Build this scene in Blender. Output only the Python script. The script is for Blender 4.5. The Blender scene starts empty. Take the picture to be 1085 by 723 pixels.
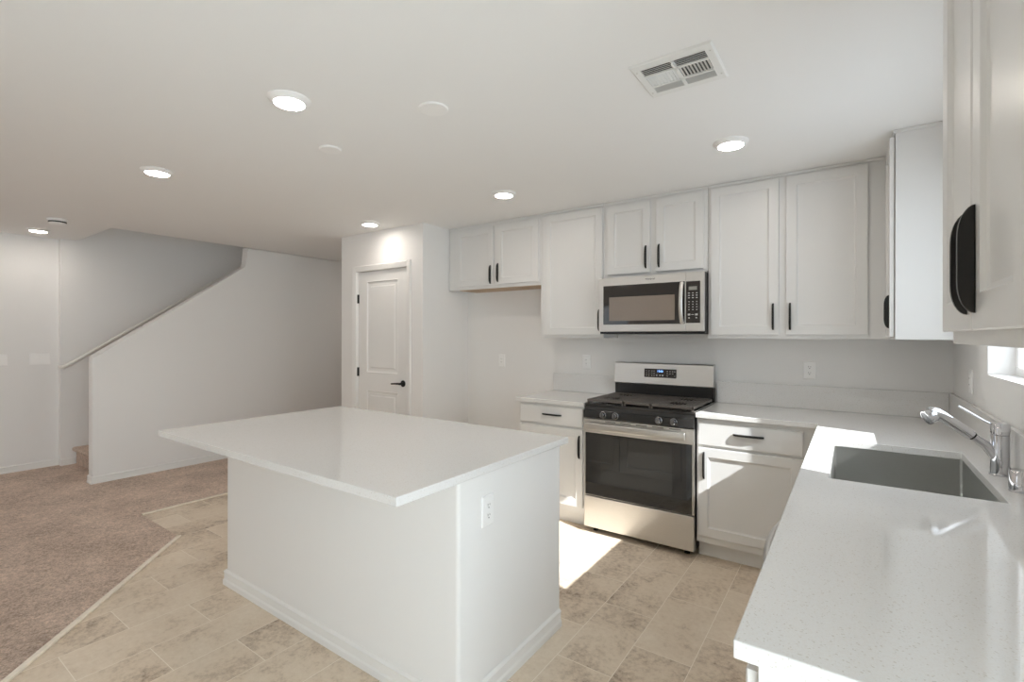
import bpy, bmesh, math, random
from mathutils import Vector, Matrix
random.seed(7)
S = bpy.context.scene
COL = S.collection
PI = math.pi

# ------------------------------------------------------------------ camera
cam_d = bpy.data.cameras.new('camera')
cam = bpy.data.objects.new('camera', cam_d)
COL.objects.link(cam)
S.camera = cam
cam_d.sensor_width = 36.0
cam_d.lens = 516.05 / 1085 * 36.0
cam_d.shift_x = 4.25 / 1085
cam_d.shift_y = -5.09 / 1085
cam_d.clip_start = 0.02
cam.matrix_world = (Matrix.Translation((-0.4615, -3.7752, 1.3913)) @ Matrix.Rotation(math.radians(35.23), 4, 'Z')
                    @ Matrix.Rotation(PI / 2, 4, 'X') @ Matrix.Rotation(math.radians(0.084), 4, 'Z'))

# ------------------------------------------------------------------ light and exposure
SKY = 3.75
SUN = 15.0
LAMP = 40.0
EXPOSURE = 0.78
S.view_settings.view_transform = 'Standard'
S.view_settings.look = 'None'
S.view_settings.exposure = EXPOSURE
S.view_settings.gamma = 1.0
S.view_settings.use_curve_mapping = False
S.cycles.max_bounces = 14
S.cycles.diffuse_bounces = 9
S.cycles.glossy_bounces = 5
S.cycles.transparent_max_bounces = 12
S.cycles.sample_clamp_indirect = 8.0
w = bpy.data.worlds.new('world')
S.world = w
w.use_nodes = True
bgn = w.node_tree.nodes['Background']
bgn.inputs[0].default_value = (0.84, 0.92, 1.0, 1)
# the sky is brighter towards the sun
wn = w.node_tree
wtc = wn.nodes.new('ShaderNodeTexCoord')
wdot = wn.nodes.new('ShaderNodeVectorMath')
wdot.operation = 'DOT_PRODUCT'
wdot.inputs[1].default_value = (0.90, -0.22, 0.38)
wmr = wn.nodes.new('ShaderNodeMapRange')
wmr.interpolation_type = 'SMOOTHSTEP'
wmr.inputs['From Min'].default_value = -0.2
wmr.inputs['From Max'].default_value = 0.95
wmr.inputs['To Min'].default_value = SKY * 0.55
wmr.inputs['To Max'].default_value = SKY * 1.35
wn.links.new(wtc.outputs['Generated'], wdot.inputs[0])
wn.links.new(wdot.outputs['Value'], wmr.inputs['Value'])
wn.links.new(wmr.outputs['Result'], bgn.inputs[1])
sun_d = bpy.data.lights.new('sun', 'SUN')
sun_d.energy = SUN
sun_d.angle = math.radians(0.53)
sun_d.color = (1.0, 1.0, 0.99)
sun = bpy.data.objects.new('sun', sun_d)
COL.objects.link(sun)
sun.location = (6, -2, 6)
SUNDIR = Vector((-1.24, 0.345, -1.0)).normalized()
sun.rotation_euler = SUNDIR.to_track_quat('-Z', 'Y').to_euler()


def portal(name, loc, rot, sx, sy):
    d = bpy.data.lights.new(name, 'AREA')
    d.shape = 'RECTANGLE'
    d.size, d.size_y = sx, sy
    d.cycles.is_portal = True
    o = bpy.data.objects.new(name, d)
    COL.objects.link(o)
    o.location = loc
    o.rotation_euler = rot
    return o


# ------------------------------------------------------------------ materials
def newmat(name):
    m = bpy.data.materials.new(name)
    m.use_nodes = True
    nt = m.node_tree
    return m, nt, nt.nodes['Principled BSDF']


def N(nt, kind, **kw):
    n = nt.nodes.new(kind)
    for k, v in kw.items():
        if k in n.inputs:
            n.inputs[k].default_value = v
        else:
            setattr(n, k, v)
    return n


def plain(name, col, rough=0.5, metal=0.0, bump=0.0, scale=60.0, var=0.0, spec=None, stretch=None, coat=0.0):
    m, nt, p = newmat(name)
    p.inputs['Base Color'].default_value = (*col, 1)
    p.inputs['Roughness'].default_value = rough
    p.inputs['Metallic'].default_value = metal
    if spec is not None:
        p.inputs['Specular IOR Level'].default_value = spec
    if coat:
        p.inputs['Coat Weight'].default_value = coat
        p.inputs['Coat Roughness'].default_value = 0.05
    tc = N(nt, 'ShaderNodeNewGeometry')
    mp = N(nt, 'ShaderNodeMapping')
    nt.links.new(tc.outputs['Position'], mp.inputs['Vector'])
    if stretch:
        mp.inputs['Scale'].default_value = stretch
    nz = N(nt, 'ShaderNodeTexNoise', Scale=scale, Detail=4.0)
    nt.links.new(mp.outputs['Vector'], nz.inputs['Vector'])
    if bump:
        b = N(nt, 'ShaderNodeBump', Strength=bump, Distance=0.002)
        nt.links.new(nz.outputs['Fac'], b.inputs['Height'])
        nt.links.new(b.outputs['Normal'], p.inputs['Normal'])
    if var:
        r = N(nt, 'ShaderNodeValToRGB')
        r.color_ramp.elements[0].position = 0.3
        r.color_ramp.elements[1].position = 0.7
        r.color_ramp.elements[0].color = (*[c * (1 - var) for c in col], 1)
        r.color_ramp.elements[1].color = (*[min(1, c * (1 + var)) for c in col], 1)
        nt.links.new(nz.outputs['Fac'], r.inputs['Fac'])
        nt.links.new(r.outputs['Color'], p.inputs['Base Color'])
    return m


def emis(name, col, strength):
    m, nt, p = newmat(name)
    p.inputs['Base Color'].default_value = (0.8, 0.8, 0.8, 1)
    p.inputs['Emission Color'].default_value = (*col, 1)
    p.inputs['Emission Strength'].default_value = strength
    return m


M = {}
M['wall'] = plain('wall_paint', (0.82, 0.812, 0.80), 0.75, bump=0.10, scale=120)
M['ceil'] = plain('ceiling_paint', (0.87, 0.868, 0.86), 0.85, bump=0.10, scale=90)
M['trim'] = plain('trim_paint', (0.82, 0.815, 0.80), 0.35, bump=0.02, scale=40)
M['cab'] = plain('cabinet_paint', (0.735, 0.73, 0.718), 0.32, bump=0.02, scale=50)
M['cab_under'] = plain('cabinet_underside_wood', (0.50, 0.36, 0.24), 0.6, var=0.15, scale=14, stretch=(1, 14, 14))
M['black'] = plain('black_metal', (0.018, 0.017, 0.016), 0.38, 0.4, bump=0.03, scale=300)
M['enamel'] = plain('black_enamel', (0.022, 0.021, 0.02), 0.22, bump=0.01, scale=100)
M['iron'] = plain('cast_iron', (0.13, 0.113, 0.10), 0.5, 0.0, bump=0.15, scale=500)
M['steel'] = plain('brushed_steel', (0.69, 0.675, 0.65), 0.34, 1.0, bump=0.04, scale=25, stretch=(1, 1, 60), var=0.04)
M['steel_sink'] = plain('sink_steel', (0.50, 0.50, 0.48), 0.36, 1.0, bump=0.03, scale=40, stretch=(1, 1, 50), var=0.05)
M['chrome'] = plain('chrome', (0.70, 0.70, 0.72), 0.05, 1.0, bump=0.005, scale=50)
M['knob'] = plain('knob_metal', (0.22, 0.22, 0.225), 0.22, 1.0, bump=0.01)
M['plate'] = plain('switch_plastic', (0.90, 0.895, 0.885), 0.35, bump=0.01, scale=100)
M['plate_hole'] = plain('dark_slot', (0.03, 0.03, 0.03), 0.6)
M['ovenglass'] = plain('oven_glass', (0.010, 0.010, 0.010), 0.03, spec=0.9, coat=0.12)
M['microglass'] = plain('microwave_glass', (0.022, 0.017, 0.014), 0.06, spec=0.7)
M['micromesh'] = plain('microwave_screen', (0.24, 0.195, 0.16), 0.25, var=0.1, scale=900, spec=0.7)
M['ovenwindow'] = plain('oven_window', (0.020, 0.020, 0.019), 0.03, spec=0.9, coat=0.3)
M['lcd'] = plain('grey_display', (0.30, 0.30, 0.27), 0.2)
M['button'] = plain('button_print', (0.55, 0.55, 0.55), 0.4)
M['bluedigit'] = emis('blue_digits', (0.12, 0.35, 1.0), 2.2)
M['vinyl'] = plain('window_vinyl', (0.85, 0.85, 0.85), 0.35, bump=0.01)
M['strip'] = plain('transition_strip', (0.86, 0.78, 0.66), 0.25, bump=0.05, scale=40, var=0.08)
M['grille'] = plain('vent_paint', (0.82, 0.82, 0.80), 0.45, bump=0.01)
M['duct'] = plain('duct_dark', (0.06, 0.06, 0.06), 0.8)
M['lamp'] = emis('led_lens', (1.0, 0.92, 0.83), LAMP)
M['rail'] = plain('handrail_paint', (0.74, 0.72, 0.69), 0.35, bump=0.02)


def quartz():
    m, nt, p = newmat('white_quartz')
    p.inputs['Roughness'].default_value = 0.06
    p.inputs['Specular IOR Level'].default_value = 0.5
    g = N(nt, 'ShaderNodeNewGeometry')
    v = N(nt, 'ShaderNodeTexVoronoi', Scale=420.0)
    nt.links.new(g.outputs['Position'], v.inputs['Vector'])
    sx = N(nt, 'ShaderNodeSeparateColor')
    nt.links.new(v.outputs['Color'], sx.inputs['Color'])
    r = N(nt, 'ShaderNodeValToRGB')
    cr = r.color_ramp
    cr.interpolation = 'CONSTANT'
    cr.elements[0].position = 0.0
    cr.elements[0].color = (0.62, 0.59, 0.55, 1)
    cr.elements[1].position = 0.025
    cr.elements[1].color = (0.74, 0.725, 0.705, 1)
    e = cr.elements.new(0.18)
    e.color = (0.75, 0.74, 0.725, 1)
    e = cr.elements.new(0.55)
    e.color = (0.76, 0.755, 0.745, 1)
    e = cr.elements.new(0.97)
    e.color = (0.71, 0.695, 0.67, 1)
    nt.links.new(sx.outputs['Red'], r.inputs['Fac'])
    nt.links.new(r.outputs['Color'], p.inputs['Base Color'])
    return m


M['quartz'] = quartz()


def tile():
    m, nt, p = newmat('floor_tile')
    g = N(nt, 'ShaderNodeNewGeometry')
    sp = N(nt, 'ShaderNodeSeparateXYZ')
    nt.links.new(g.outputs['Position'], sp.inputs[0])
    au = N(nt, 'ShaderNodeMath', operation='ADD')
    au.inputs[1].default_value = 1.15 + 0.5065 * 100 - 0.25325
    av = N(nt, 'ShaderNodeMath', operation='ADD')
    av.inputs[1].default_value = 1.262 + 25.0
    nt.links.new(sp.outputs['Y'], au.inputs[0])
    nt.links.new(sp.outputs['X'], av.inputs[0])
    cb = N(nt, 'ShaderNodeCombineXYZ')
    nt.links.new(au.outputs[0], cb.inputs[0])
    nt.links.new(av.outputs[0], cb.inputs[1])
    br = N(nt, 'ShaderNodeTexBrick')
    br.offset = 0.5
    br.offset_frequency = 2
    br.inputs['Scale'].default_value = 1.0
    br.inputs['Brick Width'].default_value = 0.5065
    br.inputs['Row Height'].default_value = 0.25
    br.inputs['Mortar Size'].default_value = 0.0016
    br.inputs['Mortar Smooth'].default_value = 0.1
    br.inputs['Color1'].default_value = (0, 0, 0, 1)
    br.inputs['Color2'].default_value = (1, 1, 1, 1)
    br.inputs['Mortar'].default_value = (0.5, 0.5, 0.5, 1)
    nt.links.new(cb.outputs[0], br.inputs['Vector'])
    # per-tile random shift of the clouds
    mul = N(nt, 'ShaderNodeVectorMath', operation='MULTIPLY_ADD')
    mul.inputs[1].default_value = (37, 53, 71)
    nt.links.new(br.outputs['Color'], mul.inputs[0])
    nt.links.new(g.outputs['Position'], mul.inputs[2])
    n1 = N(nt, 'ShaderNodeTexNoise', Scale=3.4, Detail=10.0, Roughness=0.70, Distortion=0.25)
    n2 = N(nt, 'ShaderNodeTexNoise', Scale=42.0, Detail=6.0, Roughness=0.75)
    nt.links.new(mul.outputs[0], n1.inputs['Vector'])
    nt.links.new(mul.outputs[0], n2.inputs['Vector'])
    mx = N(nt, 'ShaderNodeMix', data_type='FLOAT')
    mx.inputs[0].default_value = 0.40
    nt.links.new(n1.outputs['Fac'], mx.inputs[2])
    nt.links.new(n2.outputs['Fac'], mx.inputs[3])
    # tile to tile level
    ad = N(nt, 'ShaderNodeMath', operation='MULTIPLY_ADD')
    ad.inputs[1].default_value = 0.10
    ad.inputs[2].default_value = -0.05
    nt.links.new(br.outputs['Color'], ad.inputs[0])
    sm = N(nt, 'ShaderNodeMath', operation='ADD')
    nt.links.new(mx.outputs[0], sm.inputs[0])
    nt.links.new(ad.outputs[0], sm.inputs[1])
    r = N(nt, 'ShaderNodeValToRGB')
    cr = r.color_ramp
    cr.elements[0].position = 0.33
    cr.elements[0].color = (0.25, 0.185, 0.135, 1)
    cr.elements[1].position = 0.66
    cr.elements[1].color = (0.80, 0.70, 0.575, 1)
    e = cr.elements.new(0.405)
    e.color = (0.53, 0.425, 0.325, 1)
    e = cr.elements.new(0.485)
    e.color = (0.70, 0.59, 0.465, 1)
    nt.links.new(sm.outputs[0], r.inputs['Fac'])
    mm = N(nt, 'ShaderNodeMix', data_type='RGBA')
    nt.links.new(br.outputs['Fac'], mm.inputs[0])
    nt.links.new(r.outputs['Color'], mm.inputs[6])
    mm.inputs[7].default_value = (0.88, 0.80, 0.69, 1)
    nt.links.new(mm.outputs[2], p.inputs['Base Color'])
    p.inputs['Roughness'].default_value = 0.42
    p.inputs['Specular IOR Level'].default_value = 0.35
    b = N(nt, 'ShaderNodeBump', Strength=0.25, Distance=0.001)
    b.invert = True
    nt.links.new(br.outputs['Fac'], b.inputs['Height'])
    nt.links.new(b.outputs['Normal'], p.inputs['Normal'])
    return m


M['tile'] = tile()


def carpet():
    m, nt, p = newmat('carpet_pile')
    g = N(nt, 'ShaderNodeNewGeometry')
    n1 = N(nt, 'ShaderNodeTexNoise', Scale=120.0, Detail=4.0, Roughness=0.75)
    n2 = N(nt, 'ShaderNodeTexNoise', Scale=2.6, Detail=4.0, Roughness=0.6)
    n3 = N(nt, 'ShaderNodeTexNoise', Scale=45.0, Detail=3.0, Roughness=0.6)
    for n in (n1, n2, n3):
        nt.links.new(g.outputs['Position'], n.inputs['Vector'])
    mx = N(nt, 'ShaderNodeMix', data_type='FLOAT')
    mx.inputs[0].default_value = 0.35
    nt.links.new(n1.outputs['Fac'], mx.inputs[2])
    nt.links.new(n3.outputs['Fac'], mx.inputs[3])
    mx2 = N(nt, 'ShaderNodeMix', data_type='FLOAT')
    mx2.inputs[0].default_value = 0.25
    nt.links.new(mx.outputs[0], mx2.inputs[2])
    nt.links.new(n2.outputs['Fac'], mx2.inputs[3])
    r = N(nt, 'ShaderNodeValToRGB')
    r.color_ramp.elements[0].position = 0.38
    r.color_ramp.elements[0].color = (0.28, 0.20, 0.15, 1)
    r.color_ramp.elements[1].position = 0.62
    r.color_ramp.elements[1].color = (0.86, 0.68, 0.56, 1)
    nt.links.new(mx2.outputs[0], r.inputs['Fac'])
    nt.links.new(r.outputs['Color'], p.inputs['Base Color'])
    p.inputs['Roughness'].default_value = 1.0
    p.inputs['Specular IOR Level'].default_value = 0.05
    p.inputs['Sheen Weight'].default_value = 0.2
    b = N(nt, 'ShaderNodeBump', Strength=1.0, Distance=0.010)
    nt.links.new(mx.outputs[0], b.inputs['Height'])
    nt.links.new(b.outputs['Normal'], p.inputs['Normal'])
    return m


M['carpet'] = carpet()


def pane_mat(name, tint):
    m = bpy.data.materials.new(name)
    m.use_nodes = True
    nt = m.node_tree
    nt.nodes.clear()
    out = N(nt, 'ShaderNodeOutputMaterial')
    tr = N(nt, 'ShaderNodeBsdfTransparent')
    tr.inputs[0].default_value = tint
    gl = N(nt, 'ShaderNodeBsdfGlossy')
    gl.inputs['Roughness'].default_value = 0.0
    mx = N(nt, 'ShaderNodeMixShader')
    mx.inputs[0].default_value = 0.06
    nt.links.new(tr.outputs[0], mx.inputs[1])
    nt.links.new(gl.outputs[0], mx.inputs[2])
    nt.links.new(mx.outputs[0], out.inputs[0])
    return m


M['pane'] = pane_mat('door_glass', (0.95, 0.97, 0.96, 1))
M['dimmed_pane'] = pane_mat('tinted_window_glass', (0.70, 0.71, 0.715, 1))  # tint added to dim the daylight through the sink and rear windows


# ------------------------------------------------------------------ mesh helpers
def bx(bm, x0, x1, y0, y1, z0, z1, bev=0.0, seg=2):
    if x0 > x1: x0, x1 = x1, x0
    if y0 > y1: y0, y1 = y1, y0
    if z0 > z1: z0, z1 = z1, z0
    vs = [bm.verts.new((x, y, z)) for x in (x0, x1) for y in (y0, y1) for z in (z0, z1)]
    fs = [bm.faces.new([vs[i] for i in q]) for q in
          ((0, 1, 3, 2), (4, 6, 7, 5), (0, 4, 5, 1), (2, 3, 7, 6), (0, 2, 6, 4), (1, 5, 7, 3))]
    if bev:
        es = list({e for f in fs for e in f.edges})
        bmesh.ops.bevel(bm, geom=es, offset=bev, segments=seg, affect='EDGES', profile=0.5)
    return vs


class Fr:
    """local frame: u along U, w along W, d along N from O"""
    def __init__(s, O, U, Nn, W=(0, 0, 1)):
        s.O, s.U, s.N, s.W = Vector(O), Vector(U), Vector(Nn), Vector(W)

    def __call__(s, u, w, d):
        return s.O + s.U * u + s.W * w + s.N * d


def fbox(bm, F, u0, u1, w0, w1, d0, d1, bev=0.0, seg=2):
    vs = [bm.verts.new(F(u, w_, d)) for u in (u0, u1) for w_ in (w0, w1) for d in (d0, d1)]
    fs = [bm.faces.new([vs[i] for i in q]) for q in
          ((0, 1, 3, 2), (4, 6, 7, 5), (0, 4, 5, 1), (2, 3, 7, 6), (0, 2, 6, 4), (1, 5, 7, 3))]
    if bev:
        es = list({e for f in fs for e in f.edges})
        bmesh.ops.bevel(bm, geom=es, offset=bev, segments=seg, affect='EDGES', profile=0.5)


def rings(bm, F, u0, u1, w0, w1, prof, cap0=True, cap1=True):
    """stacked rectangular loops (inset, depth): moulded panels"""
    loops = []
    for (i, d) in prof:
        loops.append([bm.verts.new(F(u, w_, d)) for (u, w_) in
                      ((u0 + i, w0 + i), (u1 - i, w0 + i), (u1 - i, w1 - i), (u0 + i, w1 - i))])
    for a, b in zip(loops, loops[1:]):
        for k in range(4):
            bm.faces.new((a[k], a[(k + 1) % 4], b[(k + 1) % 4], b[k]))
    if cap0: bm.faces.new(loops[0][::-1])
    if cap1: bm.faces.new(loops[-1])


def prism(bm, pts, F, d0, d1, bev=0.0, seg=2):
    """polygon of (u, w) extruded along N"""
    a = [bm.verts.new(F(u, w_, d0)) for u, w_ in pts]
    b = [bm.verts.new(F(u, w_, d1)) for u, w_ in pts]
    n = len(pts)
    fs = [bm.faces.new(a[::-1]), bm.faces.new(b)]
    for k in range(n):
        fs.append(bm.faces.new((a[k], a[(k + 1) % n], b[(k + 1) % n], b[k])))
    if bev:
        es = [e for e in set(fs[0].edges) | set(fs[1].edges)]
        bmesh.ops.bevel(bm, geom=es, offset=bev, segments=seg, affect='EDGES', profile=0.5)


def lathe(bm, prof, O, A, n=32):
    """profile of (radius, along) round axis A from O"""
    A = Vector(A).normalized()
    O = Vector(O)
    t = Vector((1, 0, 0)) if abs(A.x) < 0.9 else Vector((0, 1, 0))
    P = A.cross(t).normalized()
    Q = A.cross(P)
    loops = []
    for (r, h) in prof:
        if r < 1e-6:
            loops.append([bm.verts.new(O + A * h)])
        else:
            loops.append([bm.verts.new(O + A * h + (P * math.cos(2 * PI * k / n) + Q * math.sin(2 * PI * k / n)) * r) for k in range(n)])
    for a, b in zip(loops, loops[1:]):
        for k in range(n):
            k2 = (k + 1) % n
            if len(a) == 1 and len(b) == 1: continue
            if len(a) == 1: bm.faces.new((a[0], b[k2], b[k]))
            elif len(b) == 1: bm.faces.new((a[k], a[k2], b[0]))
            else: bm.faces.new((a[k], a[k2], b[k2], b[k]))


def tube(bm, pts, rad, n=16, sx=1.0):
    """round tube through points with a radius per point"""
    pts = [Vector(p) for p in pts]
    if not isinstance(rad, (list, tuple)): rad = [rad] * len(pts)
    loops = []
    up = None
    for i, p in enumerate(pts):
        d = (pts[min(i + 1, len(pts) - 1)] - pts[max(i - 1, 0)]).normalized()
        if up is None:
            up = Vector((0, 0, 1)) if abs(d.z) < 0.95 else Vector((1, 0, 0))
        s = d.cross(up).normalized()
        u2 = s.cross(d).normalized()
        up = u2
        loops.append([bm.verts.new(p + (s * math.cos(2 * PI * k / n) * sx + u2 * math.sin(2 * PI * k / n)) * rad[i]) for k in range(n)])
    for a, b in zip(loops, loops[1:]):
        for k in range(n):
            bm.faces.new((a[k], a[(k + 1) % n], b[(k + 1) % n], b[k]))
    bm.faces.new(loops[0][::-1])
    bm.faces.new(loops[-1])


ROOT = {}


def wloc(o):
    v = Vector((0, 0, 0))
    while o is not None:
        v += o.location
        o = o.parent
    return v


def obj(name, bm, mat, parent=None, loc=None, smooth=False, sharp=35):
    """link a bmesh given in world coordinates as ONE object; its origin is at loc or at its parent"""
    me = bpy.data.meshes.new(name)
    o = bpy.data.objects.new(name, me)
    if parent is not None:
        o.parent = parent
        base = wloc(parent)
    else:
        if loc is None:
            xs = [v.co for v in bm.verts]
            loc = Vector(((min(c.x for c in xs) + max(c.x for c in xs)) / 2,
                          (min(c.y for c in xs) + max(c.y for c in xs)) / 2, min(c.z for c in xs)))
        base = Vector(loc)
        o.location = base
    bmesh.ops.translate(bm, verts=bm.verts, vec=-base)
    bmesh.ops.recalc_face_normals(bm, faces=bm.faces)
    if smooth:
        for f in bm.faces: f.smooth = True
        lim = math.radians(sharp)
        for e in bm.edges:
            if len(e.link_faces) == 2 and e.calc_face_angle(0) > lim:
                e.smooth = False
    bm.to_mesh(me)
    bm.free()
    me.materials.append(mat)
    COL.objects.link(o)
    return o


def BM(): return bmesh.new()


def tag(o, label=None, cat=None, group=None, kind=None):
    if label: o['label'] = label
    if cat: o['category'] = cat
    if group: o['group'] = group
    if kind: o['kind'] = kind
    return o


def thing(name, loc, label, cat, group=None):
    o = bpy.data.objects.new(name, None)
    o.empty_display_size = 0.05
    COL.objects.link(o)
    o.location = loc
    return tag(o, label, cat, group)


def struct(name, bm, mat, label=None, cat=None, parent=None, **kw):
    o = obj(name, bm, mat, parent, **kw)
    if parent is None:
        o['kind'] = 'structure'
        tag(o, label, cat)
    return o


def copy_thing(src, loc, label, group=None):
    r = src.copy()
    COL.objects.link(r)
    r.location = loc
    r['label'] = label
    for ch in list(src.children):
        c = ch.copy()
        COL.objects.link(c)
        c.parent = r
        for g in list(ch.children):
            d = g.copy()
            COL.objects.link(d)
            d.parent = c
    return r


def text_part(name, body, size, F, mat, parent, depth=0.0006):
    cu = bpy.data.curves.new(name, 'FONT')
    cu.body = body
    cu.size = size
    cu.extrude = depth
    cu.align_x = 'CENTER'
    cu.align_y = 'CENTER'
    to = bpy.data.objects.new(name + '_tmp', cu)
    COL.objects.link(to)
    dg = bpy.context.evaluated_depsgraph_get()
    me = bpy.data.meshes.new_from_object(to.evaluated_get(dg))
    bpy.data.objects.remove(to)
    bm = bmesh.new()
    bm.from_mesh(me)
    bpy.data.meshes.remove(me)
    for v in bm.verts:
        v.co = F(v.co.x, v.co.y, v.co.z)
    return obj(name, bm, mat, parent)


# ------------------------------------------------------------------ the setting
H = 2.415
XR = 0.018           # window wall
YR = -6.6            # wall behind the camera
WY0, WY1, WZ0, WZ1 = -1.96, -0.86, 1.228, 2.10      # sink window opening
SY0, SY1, SZ1 = -5.0, -3.2, 2.05                    # added unseen sliding door in the window wall
RX0, RX1, RZ0, RZ1 = -5.4, -4.2, 0.9, 2.08         # window in the rear wall

bm = BM()
bx(bm, -7.6, 0.2, YR - 0.2, 3.2, -0.15, 0)
struct('floor', bm, M['tile'], 'beige stone-look floor tiles laid in a half offset around the island', 'floor')

# carpet over the living area
bm = BM()
cp = [(-7.45, YR), (-2.3, YR), (-2.3, -4.268), (-4.268, -2.345), (-4.96, -2.345), (-4.96, 3.1), (-7.45, 3.1)]
prism(bm, cp, Fr((0, 0, 0), (1, 0, 0), (0, 0, 1), (0, 1, 0)), 0.0005, 0.014, 0.004)
struct('floor_carpet', bm, M['carpet'], 'brown cut pile carpet in the living area by the stairs', 'carpet')


def strip(name, a, b, label):
    a, b = Vector((*a, 0)), Vector((*b, 0))
    d = (b - a).normalized()
    n = Vector((-d.y, d.x, 0))
    F = Fr(a, d, n)
    bm = BM()
    L = (b - a).length
    prism(bm, [(0, 0.0006), (0, 0.013), (L, 0.013), (L, 0.0006)], F, -0.014, 0.014, 0.003)
    struct(name, bm, M['strip'], label, 'trim')


strip('trim_1', (-4.96 + 0.012, -2.33), (-4.96 + 0.012, 3.0), 'pale transition strip where carpet meets tile in the hall')
strip('trim_2', (-2.3 + 0.01, -4.268 + 0.01), (-4.268 + 0.01, -2.345 + 0.01), 'pale diagonal transition strip along the carpet edge')

# ceiling with the stair opening
OX0, OX1, OY0, OY1 = -7.29, -6.21, -2.17, 2.0
bm = BM()
bx(bm, OX1, 0.2, YR - 0.2, 3.2, H, H + 0.25)
bx(bm, -7.6, OX1, YR - 0.2, OY0, H, H + 0.25)
bx(bm, -7.6, OX1, OY1, 3.2, H, H + 0.25)
bx(bm, -7.6, -7.45, OY0, OY1, H, H + 0.25)
struct('ceiling', bm, M['ceil'], 'smooth white ceiling', 'ceiling')
# upper stair shaft
bm = BM()
bx(bm, OX1, OX1 + 0.12, OY0, OY1, H + 0.251, 4.9)
bx(bm, OX0 - 0.12, OX1 + 0.12, OY0 - 0.12, OY0, H + 0.251, 4.9)
bx(bm, OX0 - 0.12, OX1 + 0.12, OY1, OY1 + 0.12, H + 0.251, 4.9)
bx(bm, OX0 - 0.12, OX0, OY0, OY1, H + 0.251, 4.9)
bx(bm, OX0 - 0.12, OX1 + 0.12, OY0 - 0.12, OY1 + 0.12, 4.9, 5.0)
struct('wall_upstairs', bm, M['wall'], 'stairwell walls above the ceiling opening', 'wall')

# back wall of the kitchen
bm = BM()
bx(bm, -3.62, XR + 0.14, 0, 0.12, 0, H)
struct('wall_back', bm, M['wall'], 'white kitchen wall behind the range', 'wall')

# window wall with openings
bm = BM()
X0, X1 = XR, XR + 0.14
def wall_seg(y0, y1, z0, z1): bx(bm, X0, X1, y0, y1, z0, z1)
wall_seg(WY1, 0, 0, H)
wall_seg(WY0, WY1, 0, WZ0)
wall_seg(WY0, WY1, WZ1, H)
wall_seg(SY1, WY0, 0, H)
wall_seg(SY0, SY1, SZ1, H)
wall_seg(YR, SY0, 0, H)
struct('wall_right', bm, M['wall'], 'white kitchen wall with the sink window', 'wall')

# unseen roof slab added to keep direct sun out of the sliding door
bm = BM()
bx(bm, XR + 0.15, 3.1, YR, -2.75, 2.6, 2.75)
struct('sun_block_roof', bm, M['trim'], 'added unseen roof that blocks the sun at the sliding door', 'roof')

# rear wall
bm = BM()
bx(bm, -7.5, RX0, YR - 0.14, YR, 0, H)
bx(bm, RX1, XR + 0.14, YR - 0.14, YR, 0, H)
bx(bm, RX0, RX1, YR - 0.14, YR, 0, RZ0)
bx(bm, RX0, RX1, YR - 0.14, YR, RZ1, H)
struct('wall_rear', bm, M['wall'], 'white wall behind the camera', 'wall')

# left wall, with the slightly proud stair wall
bm = BM()
bx(bm, -7.5, -7.36, YR, -2.30, 0, H)
struct('wall_left', bm, M['wall'], 'greige wall at the far left with the light switches', 'wall')
bm = BM()
bx(bm, -7.5, OX0, -2.2995, 3.1, 0, H + 0.25)
# soft bullnose at its near edge
struct('wall_stairwell', bm, M['wall'], 'stairwell wall carrying the handrail', 'wall')

# knee wall of the stair (profile in y, z)
bm = BM()
F = Fr((-6.21, 0, 0), (0, 1, 0), (-1, 0, 0))
prism(bm, [(-2.31, 0.0), (-2.31, 1.193), (-0.9, 2.19), (-0.9, H - 0.0005), (3.1, H - 0.0005), (3.1, 0.0)], F, 0.0, 0.115, 0.014, 4)
struct('wall_knee', bm, M['wall'], 'white sloping stair wall that rises to the ceiling', 'wall', smooth=True, sharp=50)

bm = BM()
bx(bm, -7.5, -3.5, 3.1, 3.2, 0, H)
struct('wall_hall', bm, M['wall'], 'wall closing the hall past the pantry', 'wall')

# pantry block with a door opening
PX0, PX1, PY = -4.80, -3.62, -0.634
DX0, DX1, DZ = -4.553, -3.825, 2.035
bm = BM()
bx(bm, PX0, DX0, PY, PY + 0.115, 0, H)
bx(bm, DX1, PX1, PY, PY + 0.115, 0, H)
bx(bm, DX0, DX1, PY, PY + 0.115, DZ, H)
bx(bm, PX1 - 0.115, PX1, PY + 0.115, 0.12, 0, H)
bx(bm, PX0, PX0 + 0.115, PY + 0.115, 3.1, 0, H)
bx(bm, PX0 + 0.115, PX1 - 0.115, 0.05, 0.12, 0, H)
struct('wall_pantry', bm, M['wall'], 'white pantry walls around the panelled door', 'wall')


# baseboards
def base_run(name, a, b, nrm, label, h=0.085, th=0.013):
    a, b = Vector((*a, 0)), Vector((*b, 0))
    d = (b - a).normalized()
    L = (b - a).length
    F = Fr(a, (0, 0, 1), d, nrm)
    prof = [(0.0006, 0.0005), (0.0006, th), (h * 0.32, th), (h * 0.40, th * 0.62), (h * 0.80, th * 0.62), (h * 0.86, th * 0.85), (h * 0.93, th * 0.5), (h, 0.0005)]
    bm = BM()
    prism(bm, prof, F, 0, L)
    return struct(name, bm, M['trim'], label, 'baseboard')


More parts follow.
